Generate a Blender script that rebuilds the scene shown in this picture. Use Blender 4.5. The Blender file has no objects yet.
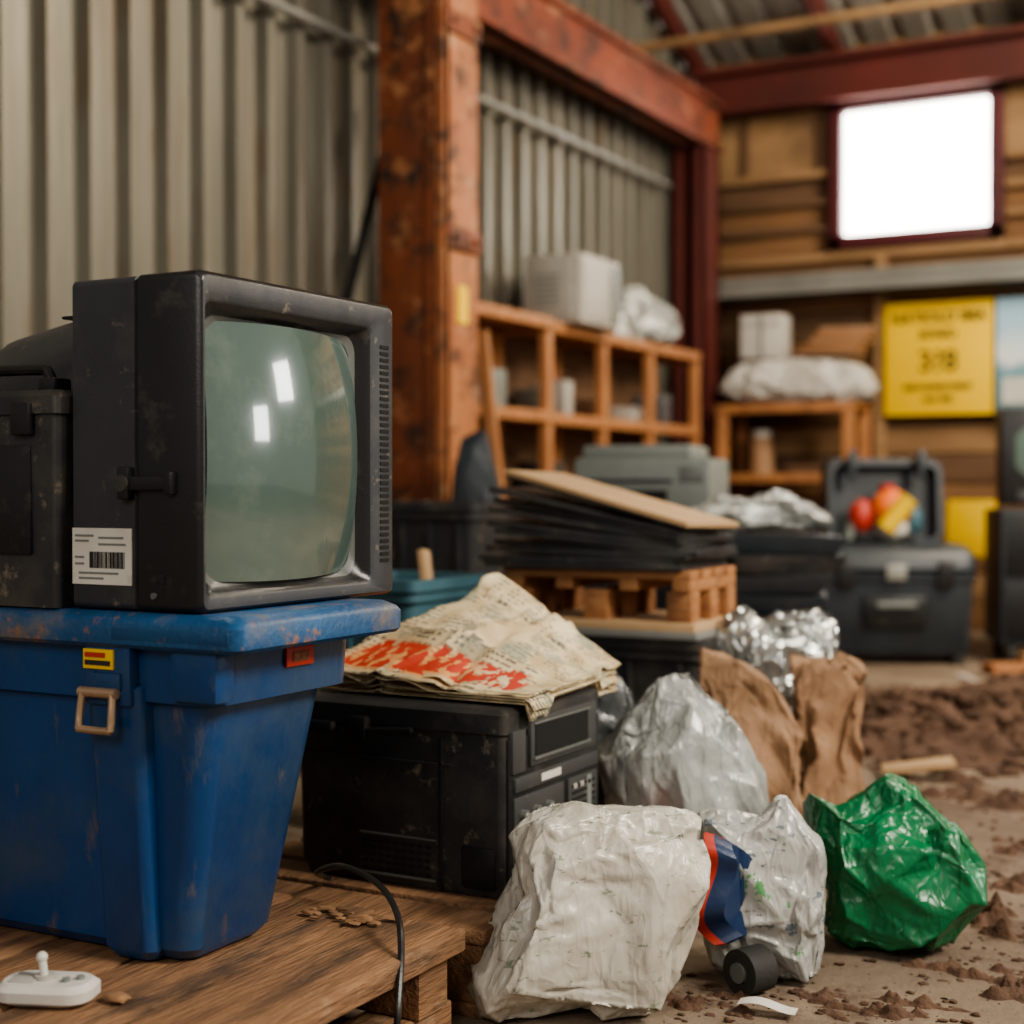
import bpy, bmesh, math, random, time
from mathutils import Vector, Matrix, noise
random.seed(7)
S = bpy.context.scene
COL = S.collection

# ------------------------------------------------------------------ materials
def mat(name, c1, c2=None, scale=4, stretch=(1,1,1), rough=.6, metal=0, bump=.15, bscale=60,
        spots=None, sp_scale=6, sp_lo=.55, sp_hi=.65, sp_stretch=None, coat=0, emis=None, es=0, trans=0, rlo=None, spec=None, sss=0, dust=None):
    m = bpy.data.materials.new(name); m.use_nodes = True
    nt = m.node_tree; N = nt.nodes; L = nt.links
    b = N['Principled BSDF']
    c2 = c2 or tuple(x*.75 for x in c1)
    tc = N.new('ShaderNodeTexCoord'); mp = N.new('ShaderNodeMapping')
    mp.inputs['Scale'].default_value = stretch
    L.new(tc.outputs['Object'], mp.inputs['Vector'])
    n1 = N.new('ShaderNodeTexNoise'); n1.inputs['Scale'].default_value = scale
    n1.inputs['Detail'].default_value = 8; n1.inputs['Roughness'].default_value = .6
    L.new(mp.outputs[0], n1.inputs['Vector'])
    r = N.new('ShaderNodeValToRGB')
    r.color_ramp.elements[0].position = .33; r.color_ramp.elements[1].position = .67
    r.color_ramp.elements[0].color = (*c1, 1); r.color_ramp.elements[1].color = (*c2, 1)
    L.new(n1.outputs['Fac'], r.inputs[0])
    out = r.outputs[0]
    def layer(out, col, sc, lo, hi, st, loc):
        mp2 = N.new('ShaderNodeMapping'); mp2.inputs['Scale'].default_value = st or (1,1,1)
        mp2.inputs['Location'].default_value = loc
        L.new(tc.outputs['Object'], mp2.inputs['Vector'])
        n2 = N.new('ShaderNodeTexNoise'); n2.inputs['Scale'].default_value = sc
        n2.inputs['Detail'].default_value = 10; n2.inputs['Roughness'].default_value = .68
        L.new(mp2.outputs[0], n2.inputs['Vector'])
        mr = N.new('ShaderNodeMapRange'); mr.inputs[1].default_value = lo; mr.inputs[2].default_value = hi
        L.new(n2.outputs['Fac'], mr.inputs[0])
        mx = N.new('ShaderNodeMix'); mx.data_type = 'RGBA'
        L.new(mr.outputs[0], mx.inputs[0]); L.new(out, mx.inputs[6])
        mx.inputs[7].default_value = (*col, 1)
        return mx.outputs[2]
    if spots: out = layer(out, spots, sp_scale, sp_lo, sp_hi, sp_stretch, (3.1,7.7,1.3))
    if dust: out = layer(out, dust[0], dust[1], dust[2], dust[3], dust[4] if len(dust) > 4 else None, (9.3,1.7,5.3))
    L.new(out, b.inputs['Base Color'])
    b.inputs['Metallic'].default_value = metal
    rr = N.new('ShaderNodeMapRange')
    rr.inputs[3].default_value = rough*.8 if rlo is None else rlo
    rr.inputs[4].default_value = min(1, rough*1.2)
    L.new(n1.outputs['Fac'], rr.inputs[0]); L.new(rr.outputs[0], b.inputs['Roughness'])
    if coat: b.inputs['Coat Weight'].default_value = coat; b.inputs['Coat Roughness'].default_value = .15
    if spec is not None: b.inputs['Specular IOR Level'].default_value = spec
    if trans: b.inputs['Transmission Weight'].default_value = trans
    if sss: b.inputs['Subsurface Weight'].default_value = sss; b.inputs['Subsurface Scale'].default_value = .02
    if emis:
        b.inputs['Emission Color'].default_value = (*emis, 1); b.inputs['Emission Strength'].default_value = es
    if bump:
        n3 = N.new('ShaderNodeTexNoise'); n3.inputs['Scale'].default_value = bscale; n3.inputs['Detail'].default_value = 6
        L.new(mp.outputs[0], n3.inputs['Vector'])
        bp = N.new('ShaderNodeBump'); bp.inputs['Strength'].default_value = bump; bp.inputs['Distance'].default_value = .01
        L.new(n3.outputs['Fac'], bp.inputs['Height']); L.new(bp.outputs[0], b.inputs['Normal'])
    return m

def bagmat(name, c1, c2, rough=.35, spots=None, sp_scale=8, sp_lo=.6, sp_hi=.66, coat=.3, metal=0, wr=.2, st=None, dust=None, sss=0):
    # film with fine sharp creases on top of the modelled folds
    m = mat(name, c1, c2, 5, (1,1,1), rough, metal, 0, 45, spots=spots, sp_scale=sp_scale, sp_lo=sp_lo, sp_hi=sp_hi, coat=coat, sp_stretch=st, dust=dust, sss=sss)
    nt = m.node_tree; N = nt.nodes; L = nt.links; b = N['Principled BSDF']
    tc = N.new('ShaderNodeTexCoord'); prev = None
    for sc, rot, st3, k, di in ((9, (0,.9,.3), (1.6,1.6,.6), wr, .010), (17, (.3,-.7,0), (1.6,1.6,.6), wr, .006), (32, (.9,.2,.9), (1.4,1.4,.6), wr, .004)):
        mp = N.new('ShaderNodeMapping'); mp.inputs['Rotation'].default_value = rot; mp.inputs['Scale'].default_value = st3
        L.new(tc.outputs['Object'], mp.inputs[0])
        v = N.new('ShaderNodeTexNoise'); v.inputs['Scale'].default_value = sc; v.inputs['Detail'].default_value = 0; v.inputs['Distortion'].default_value = .4
        L.new(mp.outputs[0], v.inputs['Vector'])
        a = N.new('ShaderNodeMath'); a.operation = 'SUBTRACT'; L.new(v.outputs['Fac'], a.inputs[0]); a.inputs[1].default_value = .5
        a2 = N.new('ShaderNodeMath'); a2.operation = 'ABSOLUTE'; L.new(a.outputs[0], a2.inputs[0])
        mr = N.new('ShaderNodeMapRange'); mr.inputs[1].default_value = 0; mr.inputs[2].default_value = .12; mr.inputs[3].default_value = 1; mr.inputs[4].default_value = 0
        L.new(a2.outputs[0], mr.inputs[0])
        bp = N.new('ShaderNodeBump'); bp.inputs['Strength'].default_value = k; bp.inputs['Distance'].default_value = di
        L.new(mr.outputs[0], bp.inputs['Height'])
        if prev: L.new(prev.outputs[0], bp.inputs['Normal'])
        prev = bp
    L.new(prev.outputs[0], b.inputs['Normal'])
    return m

M = {}
M['corr'] = mat('galvanised_sheet', (.235,.22,.182), (.145,.135,.108), 1.6, (1,3,.35), .42, .45, .06, 30,
                spots=(.16,.10,.05), sp_scale=3, sp_lo=.54, sp_hi=.74, sp_stretch=(1,6,.35))
M['roof'] = mat('roof_sheet', (.36,.35,.31), (.24,.22,.19), 1.2, (3,.5,1), .6, .1, .05, 20, spots=(.16,.1,.06), sp_scale=2, sp_lo=.55, sp_hi=.8)
M['rust'] = mat('rusted_steel', (.25,.072,.030), (.14,.044,.021), 3, (1,1,.4), .6, .12, .4, 50, spots=(.045,.027,.020), sp_scale=6, sp_lo=.50, sp_hi=.62, dust=((.40,.18,.085),9,.55,.66))
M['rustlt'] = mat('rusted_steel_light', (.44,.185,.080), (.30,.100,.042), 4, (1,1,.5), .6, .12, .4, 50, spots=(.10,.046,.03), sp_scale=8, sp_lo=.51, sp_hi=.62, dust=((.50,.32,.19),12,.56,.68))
M['rustbm'] = mat('rusted_beam', (.25,.064,.032), (.14,.038,.021), 3, (1,.4,1), .6, .1, .3, 50, spots=(.05,.028,.022), sp_scale=5, sp_lo=.50, sp_hi=.64, dust=((.42,.20,.11),7,.56,.70,(1,.4,1)))
M['redst'] = mat('red_steel', (.13,.028,.022), (.08,.02,.016), 2, (1,1,1), .6, .1, .1, 30)
M['redfr'] = mat('red_frame', (.10,.020,.026), (.065,.015,.018), 2, (1,1,1), .5, 0, .05, 30)
M['gsteel'] = mat('grey_steel', (.32,.32,.30), (.22,.22,.20), 3, (1,1,1), .45, .4, .05, 30)
M['plankA'] = mat('plank_brown', (.24,.125,.055), (.15,.078,.037), 4, (.5,1,6), .75, 0, .2, 20)
M['plankB'] = mat('plank_dark', (.15,.085,.045), (.10,.055,.03), 4, (.5,1,6), .75, 0, .2, 20)
M['plankC'] = mat('plank_light', (.33,.20,.10), (.22,.13,.065), 4, (.5,1,6), .75, 0, .2, 20)
M['ply'] = mat('plywood', (.32,.20,.10), (.21,.125,.06), 2.5, (1,1,2), .7, 0, .1, 20, spots=(.12,.075,.042), sp_scale=2.5, sp_lo=.48, sp_hi=.68)
M['shelfw'] = mat('shelf_wood', (.44,.20,.080), (.29,.125,.052), 4, (3,3,1), .6, 0, .1, 30)
M['pal'] = mat('pallet_wood', (.30,.165,.085), (.15,.078,.040), 6, (5,.7,5), .75, 0, .7, 25, spots=(.06,.036,.023), sp_scale=5, sp_lo=.5, sp_hi=.68, sp_stretch=(3,.6,3), dust=((.36,.26,.17),6,.58,.75))
M['crate'] = mat('crate_wood', (.44,.21,.09), (.27,.12,.05), 6, (1,5,5), .7, 0, .3, 25, spots=(.15,.07,.035), sp_scale=5, sp_lo=.55, sp_hi=.7)
M['card'] = mat('cardboard', (.50,.34,.19), (.42,.27,.145), 3, (1,1,1), .8, 0, .08, 60)
M['tv'] = mat('tv_plastic', (.042,.044,.050), (.029,.031,.036), 5, (1,1,1), .45, 0, .10, 350, spots=(.095,.088,.078), sp_scale=6, sp_lo=.48, sp_hi=.82, dust=((.16,.14,.11),26,.61,.69))
M['tvd'] = mat('tv_plastic_dark', (.018,.018,.020), (.012,.012,.013), 5, (1,1,1), .34, 0, .05, 200, dust=((.08,.072,.06),14,.56,.8))
M['tvl'] = mat('tv_trim', (.15,.155,.15), (.10,.105,.10), 5, (1,1,1), .35, 0, .05, 200)
M['panel'] = mat('fascia_plastic', (.065,.065,.065), (.045,.045,.046), 5, (1,1,1), .4, 0, .08, 200, spots=(.16,.14,.12), sp_scale=14, sp_lo=.58, sp_hi=.75)
M['screen'] = mat('crt_glass', (.098,.145,.126), (.062,.095,.084), 1.2, (1,1,1), .05, 0, 0, rlo=.03, coat=1, spec=1.0, dust=((.19,.22,.20),5,.52,.9))
M['black'] = mat('black_plastic', (.033,.034,.037), (.020,.021,.023), 4, (1,1,1), .40, 0, .06, 220, spots=(.10,.086,.070), sp_scale=5, sp_lo=.46, sp_hi=.8, dust=((.19,.16,.12),22,.59,.70))
M['blackdeep'] = mat('black_void', (.004,.004,.004), (.003,.003,.003), 4, (1,1,1), .8, 0, 0)
M['dkblue'] = mat('slate_plastic', (.038,.048,.058), (.022,.029,.036), 4, (1,1,1), .4, 0, .1, 60, spots=(.12,.10,.08), sp_scale=5, sp_lo=.6, sp_hi=.85)
M['blue'] = mat('blue_plastic', (.006,.062,.195), (.004,.036,.120), 3, (1,1,.6), .33, 0, .10, 90, spots=(.055,.085,.115), sp_scale=4, sp_lo=.47, sp_hi=.80, coat=.15, dust=((.16,.12,.085),13,.59,.74,(1,1,.35)))
M['bluel'] = mat('blue_plastic_worn', (.016,.088,.21), (.009,.052,.14), 5, (1,1,1), .42, 0, .2, 90, spots=(.16,.13,.10), sp_scale=7, sp_lo=.50, sp_hi=.70, dust=((.24,.12,.065),20,.59,.69))
M['teal'] = mat('teal_plastic', (.06,.15,.19), (.04,.10,.13), 3, (1,1,1), .5, 0, .05, 60)
M['brass'] = mat('dull_brass', (.55,.39,.27), (.38,.26,.17), 10, (1,1,1), .35, .6, .1, 100)
M['white'] = mat('white_plastic', (.62,.60,.56), (.5,.48,.44), 6, (1,1,1), .4, 0, .05, 60)
M['paperw'] = mat('label_paper', (.66,.64,.58), (.52,.50,.45), 8, (1,1,1), .7, 0, .02, 60, spots=(.3,.27,.22), sp_scale=20, sp_lo=.6, sp_hi=.8)
M['ink'] = mat('ink', (.03,.03,.03), (.02,.02,.02), 6, (1,1,1), .7, 0, 0)
M['yellow'] = mat('yellow_paint', (.85,.56,.012), (.75,.47,.012), 2, (1,1,1), .5, 0, .02, 30)
M['red'] = mat('red_paint', (.50,.05,.03), (.35,.03,.02), 4, (1,1,1), .5, 0, .05, 30)
M['orange'] = mat('orange_paint', (.80,.20,.04), (.70,.15,.03), 4, (1,1,1), .5, 0, .05, 30)
M['greyp'] = mat('grey_plastic', (.20,.22,.205), (.15,.165,.155), 4, (1,1,1), .5, 0, .05, 60)
M['greybox'] = mat('beige_metal', (.42,.40,.36), (.32,.30,.27), 4, (1,1,1), .6, 0, .05, 60)
M['bagw'] = bagmat('bag_white_plastic', (.60,.58,.53), (.48,.46,.42), .38, spots=(.34,.31,.26), sp_scale=5, sp_lo=.55, sp_hi=.85)
M['sack'] = mat('woven_sack', (.56,.54,.50), (.44,.42,.39), 6, (1,1,1), .6, 0, .1, 60)
M['bagt'] = bagmat('bag_translucent', (.42,.43,.41), (.26,.27,.26), .26, spots=(.60,.60,.57), sp_scale=9, sp_lo=.5, sp_hi=.75, coat=.45, wr=.26)
M['bagg'] = bagmat('bag_grey', (.12,.13,.135), (.07,.075,.08), .28, coat=.45, wr=.25)
M['bagfoil'] = bagmat('bag_foil', (.58,.59,.57), (.35,.36,.35), .18, metal=.75, wr=.45)
M['bagbrown'] = bagmat('bag_kraft', (.36,.21,.12), (.24,.14,.078), .7, coat=0, wr=.28)
M['bagpat'] = bagmat('bag_printed', (.48,.48,.45), (.32,.32,.30), .28, spots=(.10,.28,.11), sp_scale=8, sp_lo=.60, sp_hi=.615, coat=.4, dust=((.14,.17,.20),22,.60,.62,(1,1,2)), wr=.26)
M['bagtxt'] = bagmat('bag_white_printed', (.56,.53,.465), (.43,.41,.355), .35, spots=(.24,.28,.20), sp_scale=30, sp_lo=.60, sp_hi=.63, coat=.25, st=(1,1,2.2), wr=.19, dust=((.34,.29,.23),6,.52,.8))
M['baggreen'] = bagmat('bag_green', (.011,.185,.070), (.005,.110,.040), .33, spots=(.10,.42,.22), sp_scale=26, sp_lo=.635, sp_hi=.66, coat=.25, wr=.26, st=(1,1,2.4))
M['soil'] = mat('soil', (.13,.070,.042), (.07,.037,.023), 9, (1,1,1), .95, 0, .9, 70)
M['navy'] = mat('navy_plastic', (.02,.045,.12), (.01,.02,.06), 5, (1,1,1), .4, 0, .1, 60)
M['rubber'] = mat('rubber', (.02,.02,.02), (.03,.028,.025), 5, (1,1,1), .7, 0, .2, 90)
M['pane'] = mat('frosted_daylight_pane', (.9,.9,.9), (.9,.9,.9), 2, (1,1,1), .5, 0, 0, emis=(1,.97,.90), es=12)
M['chip'] = mat('bark_chip', (.36,.20,.10), (.2,.11,.06), 20, (1,1,1), .9, 0, .3, 60)

def poster_mat():
    m = bpy.data.materials.new('poster_print'); m.use_nodes = True
    nt = m.node_tree; N = nt.nodes; L = nt.links; b = N['Principled BSDF']
    tc = N.new('ShaderNodeTexCoord'); sp = N.new('ShaderNodeSeparateXYZ'); L.new(tc.outputs['Generated'], sp.inputs[0])
    n = N.new('ShaderNodeTexNoise'); n.inputs['Scale'].default_value = 5; L.new(tc.outputs['Generated'], n.inputs[0])
    a = N.new('ShaderNodeMath'); a.operation = 'MULTIPLY_ADD'; L.new(n.outputs['Fac'], a.inputs[0]); a.inputs[1].default_value = .35
    L.new(sp.outputs['Z'], a.inputs[2])
    r = N.new('ShaderNodeValToRGB'); e = r.color_ramp.elements
    e[0].position = .25; e[0].color = (.10,.20,.22,1); e[1].position = .95; e[1].color = (.35,.55,.68,1)
    k = e.new(.55); k.color = (.16,.32,.38,1); k = e.new(.68); k.color = (.7,.75,.75,1)
    L.new(a.outputs[0], r.inputs[0]); L.new(r.outputs[0], b.inputs['Base Color']); b.inputs['Roughness'].default_value = .5
    return m
M['poster'] = poster_mat()

def news_mat():
    m = bpy.data.materials.new('newsprint'); m.use_nodes = True
    nt = m.node_tree; N = nt.nodes; L = nt.links; b = N['Principled BSDF']
    uv = N.new('ShaderNodeTexCoord')
    sp = N.new('ShaderNodeSeparateXYZ'); L.new(uv.outputs['UV'], sp.inputs[0])
    def math_(op, a, c=None, d=None):
        n = N.new('ShaderNodeMath'); n.operation = op
        for i, q in enumerate((a, c, d)):
            if q is None: continue
            if isinstance(q, (int, float)): n.inputs[i].default_value = q
            else: L.new(q, n.inputs[i])
        return n.outputs[0]
    def mr(a, lo, hi):
        n = N.new('ShaderNodeMapRange'); n.inputs[1].default_value = lo; n.inputs[2].default_value = hi; L.new(a, n.inputs[0]); return n.outputs[0]
    def nz(scale, det, sc=(1,1,1), rot=0):
        mp = N.new('ShaderNodeMapping'); mp.inputs['Scale'].default_value = sc; mp.inputs['Rotation'].default_value = (0,0,rot); L.new(uv.outputs['UV'], mp.inputs[0])
        n = N.new('ShaderNodeTexNoise'); n.inputs['Scale'].default_value = scale; n.inputs['Detail'].default_value = det; L.new(mp.outputs[0], n.inputs[0]); return n.outputs['Fac']
    def mix(f, a, col):
        n = N.new('ShaderNodeMix'); n.data_type = 'RGBA'; L.new(f, n.inputs[0]); L.new(a, n.inputs[6]); n.inputs[7].default_value = (*col,1); return n.outputs[2]
    r = N.new('ShaderNodeValToRGB'); r.color_ramp.elements[0].color = (.50,.38,.22,1); r.color_ramp.elements[1].color = (.72,.61,.41,1)
    r.color_ramp.elements[0].position = .38; r.color_ramp.elements[1].position = .62
    L.new(nz(5, 6), r.inputs[0]); out = r.outputs[0]
    U, V = sp.outputs['X'], sp.outputs['Y']
    rows = mr(math_('SINE', math_('MULTIPLY', V, 6.283*30)), .0, .4)
    words = mr(nz(1, 1, (50, 30, 1)), .45, .50)
    colm = mr(math_('SINE', math_('MULTIPLY', U, 6.283*5)), -.85, -.75)
    blocks = mr(nz(1, 0, (5, 6, 1)), .44, .46)
    t = math_('MULTIPLY', math_('MULTIPLY', rows, words), math_('MULTIPLY', colm, blocks))
    out = mix(math_('MULTIPLY', t, .85), out, (.08,.08,.07))
    pic = math_('MULTIPLY', mr(nz(1.0, 3, (4, 5, 1), .4), .54, .59), .6)
    out = mix(pic, out, (.20,.24,.19))
    wash = math_('MULTIPLY', math_('MULTIPLY', mr(V, .02, .05), mr(V, .34, .22)), math_('MULTIPLY', mr(U, .02, .08), mr(U, .75, .55)))
    out = mix(math_('MULTIPLY', wash, .75), out, (.66,.27,.07))
    hl = math_('MULTIPLY', math_('MULTIPLY', mr(V, .05, .06), mr(V, .31, .30)), math_('MULTIPLY', mr(U, .06, .08), mr(U, .88, .85)))
    lt = mr(nz(1, 2.5, (26, 9, 1), .15), .545, .53)
    out = mix(math_('MULTIPLY', hl, lt), out, (.46,.045,.022))
    hb = math_('MULTIPLY', math_('MULTIPLY', mr(V, .35, .36), mr(V, .42, .41)), mr(nz(1, 1, (30, 6, 1)), .46, .48))
    out = mix(math_('MULTIPLY', hb, .8), out, (.10,.09,.08))
    L.new(out, b.inputs['Base Color']); b.inputs['Roughness'].default_value = .65
    return m
M['news'] = news_mat()

def floor_mat():
    m = bpy.data.materials.new('dirty_concrete'); m.use_nodes = True
    nt = m.node_tree; N = nt.nodes; L = nt.links; b = N['Principled BSDF']
    tc = N.new('ShaderNodeTexCoord')
    def nz(s, d=8, r=.6):
        n = N.new('ShaderNodeTexNoise'); n.inputs['Scale'].default_value = s; n.inputs['Detail'].default_value = d
        n.inputs['Roughness'].default_value = r; L.new(tc.outputs['Object'], n.inputs[0]); return n
    a = nz(1.1); r = N.new('ShaderNodeValToRGB')
    r.color_ramp.elements[0].position = .35; r.color_ramp.elements[1].position = .65
    r.color_ramp.elements[0].color = (.175,.125,.088,1); r.color_ramp.elements[1].color = (.30,.232,.170,1)
    L.new(a.outputs[0], r.inputs[0])
    d = nz(2.6, 14, .78); t = N.new('ShaderNodeMapRange'); t.inputs[1].default_value = .50; t.inputs[2].default_value = .64; L.new(d.outputs[0], t.inputs[0])
    mx = N.new('ShaderNodeMix'); mx.data_type = 'RGBA'; L.new(t.outputs[0], mx.inputs[0]); L.new(r.outputs[0], mx.inputs[6]); mx.inputs[7].default_value = (.10,.06,.038,1)
    L.new(mx.outputs[2], b.inputs['Base Color']); b.inputs['Roughness'].default_value = .85
    h = nz(30, 10, .7); bp = N.new('ShaderNodeBump'); bp.inputs['Strength'].default_value = .6; bp.inputs['Distance'].default_value = .02
    L.new(h.outputs[0], bp.inputs['Height']); L.new(bp.outputs[0], b.inputs['Normal'])
    return m
M['floor'] = floor_mat()

# ------------------------------------------------------------------ builder
def rrect(u0, u1, v0, v1, r, n=5):
    r = min(r, (u1-u0)/2-1e-4, (v1-v0)/2-1e-4); P = []
    for cu, cv, a0 in ((u1-r, v1-r, 0), (u0+r, v1-r, 90), (u0+r, v0+r, 180), (u1-r, v0+r, 270)):
        for i in range(n+1):
            a = math.radians(a0+90*i/n); P.append((cu+r*math.cos(a), cv+r*math.sin(a)))
    return P

class B:
    def __init__(s, name): s.name = name; s.bm = bmesh.new(); s.mats = []; s.uv = s.bm.loops.layers.uv.new('UVMap')
    def mi(s, k):
        if k not in s.mats: s.mats.append(k)
        return s.mats.index(k)
    def merge(s, t, k, X=None):
        if X is not None: t.transform(X)
        i = s.mi(k); mp = {}
        for v in t.verts: mp[v] = s.bm.verts.new(v.co)
        for f in t.faces:
            try: g = s.bm.faces.new([mp[v] for v in f.verts]); g.material_index = i
            except ValueError: pass
        t.free()
    def box(s, x0, x1, y0, y1, z0, z1, k, bev=0, X=None, seg=2):
        t = bmesh.new(); bmesh.ops.create_cube(t, size=1)
        for v in t.verts: v.co = Vector(((x0+x1)/2+v.co.x*(x1-x0), (y0+y1)/2+v.co.y*(y1-y0), (z0+z1)/2+v.co.z*(z1-z0)))
        if bev: bmesh.ops.bevel(t, geom=t.edges[:], offset=bev, segments=seg, affect='EDGES', profile=.6)
        s.merge(t, k, X); return s
    def cyl(s, p0, p1, r, k, seg=20, r2=None, X=None):
        p0 = Vector(p0); p1 = Vector(p1); d = p1-p0; t = bmesh.new()
        bmesh.ops.create_cone(t, cap_ends=True, segments=seg, radius1=r, radius2=r if r2 is None else r2, depth=d.length)
        t.transform(Matrix.Translation((p0+p1)/2) @ d.to_track_quat('Z', 'Y').to_matrix().to_4x4())
        s.merge(t, k, X); return s
    def ball(s, c, r, k, sc=(1,1,1), sub=2, jit=0):
        t = bmesh.new(); bmesh.ops.create_icosphere(t, subdivisions=sub, radius=r)
        for v in t.verts:
            j = 1+random.uniform(-jit, jit)
            v.co = Vector((v.co.x*sc[0]*j, v.co.y*sc[1]*j, v.co.z*sc[2]*j)) + Vector(c)
        s.merge(t, k); return s
    def tube(s, pts, r, k, n=10, res=8):
        pts = [Vector(p) for p in pts]; Q = []
        for i in range(len(pts)-1):
            a = pts[max(i-1,0)]; b = pts[i]; c = pts[i+1]; d = pts[min(i+2,len(pts)-1)]
            for j in range(res):
                t = j/res; Q.append(.5*((2*b)+(c-a)*t+(2*a-5*b+4*c-d)*t*t+(3*b-a-3*c+d)*t**3))
        Q.append(pts[-1]); R = []
        up = Vector((0,0,1))
        for i, q in enumerate(Q):
            d = (Q[min(i+1,len(Q)-1)]-Q[max(i-1,0)]).normalized()
            u = d.cross(up); u = u.normalized() if u.length > 1e-3 else Vector((1,0,0)); w = d.cross(u)
            R.append([q+u*r*math.cos(2*math.pi*j/n)+w*r*math.sin(2*math.pi*j/n) for j in range(n)])
        return s.loft(R, k)
    def loft(s, R, k, cap0=True, cap1=True, ks=None, X=None):
        V = [[s.bm.verts.new((X @ Vector(p)) if X else Vector(p)) for p in r] for r in R]; n = len(R[0])
        for i in range(len(V)-1):
            m = s.mi(ks[i] if ks else k)
            for j in range(n):
                f = s.bm.faces.new([V[i][j], V[i][(j+1)%n], V[i+1][(j+1)%n], V[i+1][j]]); f.material_index = m
        if cap0: f = s.bm.faces.new(V[0][::-1]); f.material_index = s.mi(ks[0] if ks else k)
        if cap1: f = s.bm.faces.new(V[-1]); f.material_index = s.mi(ks[-1] if ks else k)
        return s
    def grid(s, fn, nu, nv, k, X=None):
        m = s.mi(k)
        V = [[s.bm.verts.new((X @ Vector(fn(i/nu, j/nv))) if X else Vector(fn(i/nu, j/nv))) for j in range(nv+1)] for i in range(nu+1)]
        for i in range(nu):
            for j in range(nv):
                f = s.bm.faces.new([V[i][j], V[i+1][j], V[i+1][j+1], V[i][j+1]]); f.material_index = m
                for l, (a, b) in zip(f.loops, ((i,j),(i+1,j),(i+1,j+1),(i,j+1))): l[s.uv].uv = (a/nu, b/nv)
        return V
    def done(s, loc=(0,0,0), rz=0, rx=0, ry=0, ang=35, parent=None, recalc=True):
        if recalc: bmesh.ops.recalc_face_normals(s.bm, faces=s.bm.faces[:])
        me = bpy.data.meshes.new(s.name); s.bm.to_mesh(me); s.bm.free()
        for k in s.mats: me.materials.append(M[k])
        for p in me.polygons: p.use_smooth = True
        if ang < 180: me.set_sharp_from_angle(angle=math.radians(ang))
        o = bpy.data.objects.new(s.name, me); COL.objects.link(o)
        o.location = loc; o.rotation_euler = (math.radians(rx), math.radians(ry), math.radians(rz))
        if parent: o.parent = parent
        return o

def RY(a, c=(0,0,0)): return Matrix.Translation(c) @ Matrix.Rotation(math.radians(a), 4, 'Y') @ Matrix.Translation(-Vector(c))
def RZ(a, c=(0,0,0)): return Matrix.Translation(c) @ Matrix.Rotation(math.radians(a), 4, 'Z') @ Matrix.Translation(-Vector(c))
def RX(a, c=(0,0,0)): return Matrix.Translation(c) @ Matrix.Rotation(math.radians(a), 4, 'X') @ Matrix.Translation(-Vector(c))

# ------------------------------------------------------------------ room shell
WX = -3.9; FY = 9.85
def zroof(y): return 3.78 + .41*(FY-y)
b = B('floor')
b.box(-6, 9, -4, 12, -.1, 0, 'floor'); b.done()

b = B('wall_left')
prof = []; y = 0.0; sp = .205
while y < FY:
    for dy, dx in ((0,0),(.10,0),(.115,.055),(.165,.055),(.18,0)):
        yy = y+dy
        if yy < FY: prof.append((yy, dx))
    y += sp
prof.append((FY, 0))
T = [b.bm.verts.new((WX+dx-.06, yy, zroof(yy))) for yy, dx in prof]
Bt = [b.bm.verts.new((WX+dx-.06, yy, 0)) for yy, dx in prof]
b.mi('corr')
for i in range(len(prof)-1): b.bm.faces.new([Bt[i], Bt[i+1], T[i+1], T[i]])
b.done(ang=20)

b = B('wall_back')
z = 0.0; ks = ['plankA','plankB','plankA','plankC','plankA']
while z < 3.0:
    h = .19; k = random.choice(ks); o = random.uniform(0,.015)
    z1 = min(z+h, 3.02)
    if z1 > 2.5:
        b.box(WX, -2.88, FY-.02-o, FY+.05, z, z1-.012, k, .004); b.box(-1.85, 3.0, FY-.02-o, FY+.05, z, z1-.012, k, .004)
        if z < 2.5: b.box(-2.88, -1.85, FY-.02-o, FY+.05, z, 2.53, k)
    else: b.box(WX, 3.0, FY-.02-o, FY+.05, z, z1-.012, k, .004)
    z += h
b.box(WX, -2.88, FY-.03, FY+.05, 3.02, 3.9, 'ply'); b.box(-1.85, 3.0, FY-.03, FY+.05, 3.02, 3.9, 'ply')
b.box(-2.88, -1.85, FY-.03, FY+.05, 3.42, 3.9, 'ply')
b.box(WX, 3.0, FY+.05, FY+.07, 0, 2.5, 'blackdeep')
for zz in (2.42, 2.62, 2.80, 2.98): 
    b.box(WX+.1, -2.93, FY-.09, FY-.02, zz, zz+.05, 'plankC' if zz in (2.42,2.98) else 'plankB', .005)
    b.box(-1.80, 3, FY-.09, FY-.02, zz, zz+.05, 'plankC', .005)
b.box(-2.93, -1.8, FY-.09, FY-.02, 2.42, 2.48, 'plankC', .005)
for xx in (-3.55, -3.02): b.box(xx, xx+.05, FY-.06, FY-.02, 3.02, 3.44, 'plankB', .004)
for xx in (-2.62, -1.25, .2): b.box(xx, xx+.07, FY-.11, FY-.02, 0, 2.42, 'plankC', .005)
b.done()

b = B('trim_1'); b.box(WX+.12, 3, FY-.24, FY-.13, 2.19, 2.33, 'gsteel', .01)
b.box(WX+.12, 3, FY-.30, FY-.13, 2.17, 2.19, 'gsteel'); b.box(WX+.12, 3, FY-.30, FY-.285, 2.17, 2.23, 'gsteel'); b.done()
b = B('trim_2'); b.box(WX+.05, 3, FY-.25, FY-.03, 3.44, 3.48, 'redst'); b.box(WX+.05, 3, FY-.25, FY-.03, 3.71, 3.75, 'redst')
b.box(WX+.05, 3, FY-.16, FY-.12, 3.44, 3.75, 'redst'); b.done()

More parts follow.
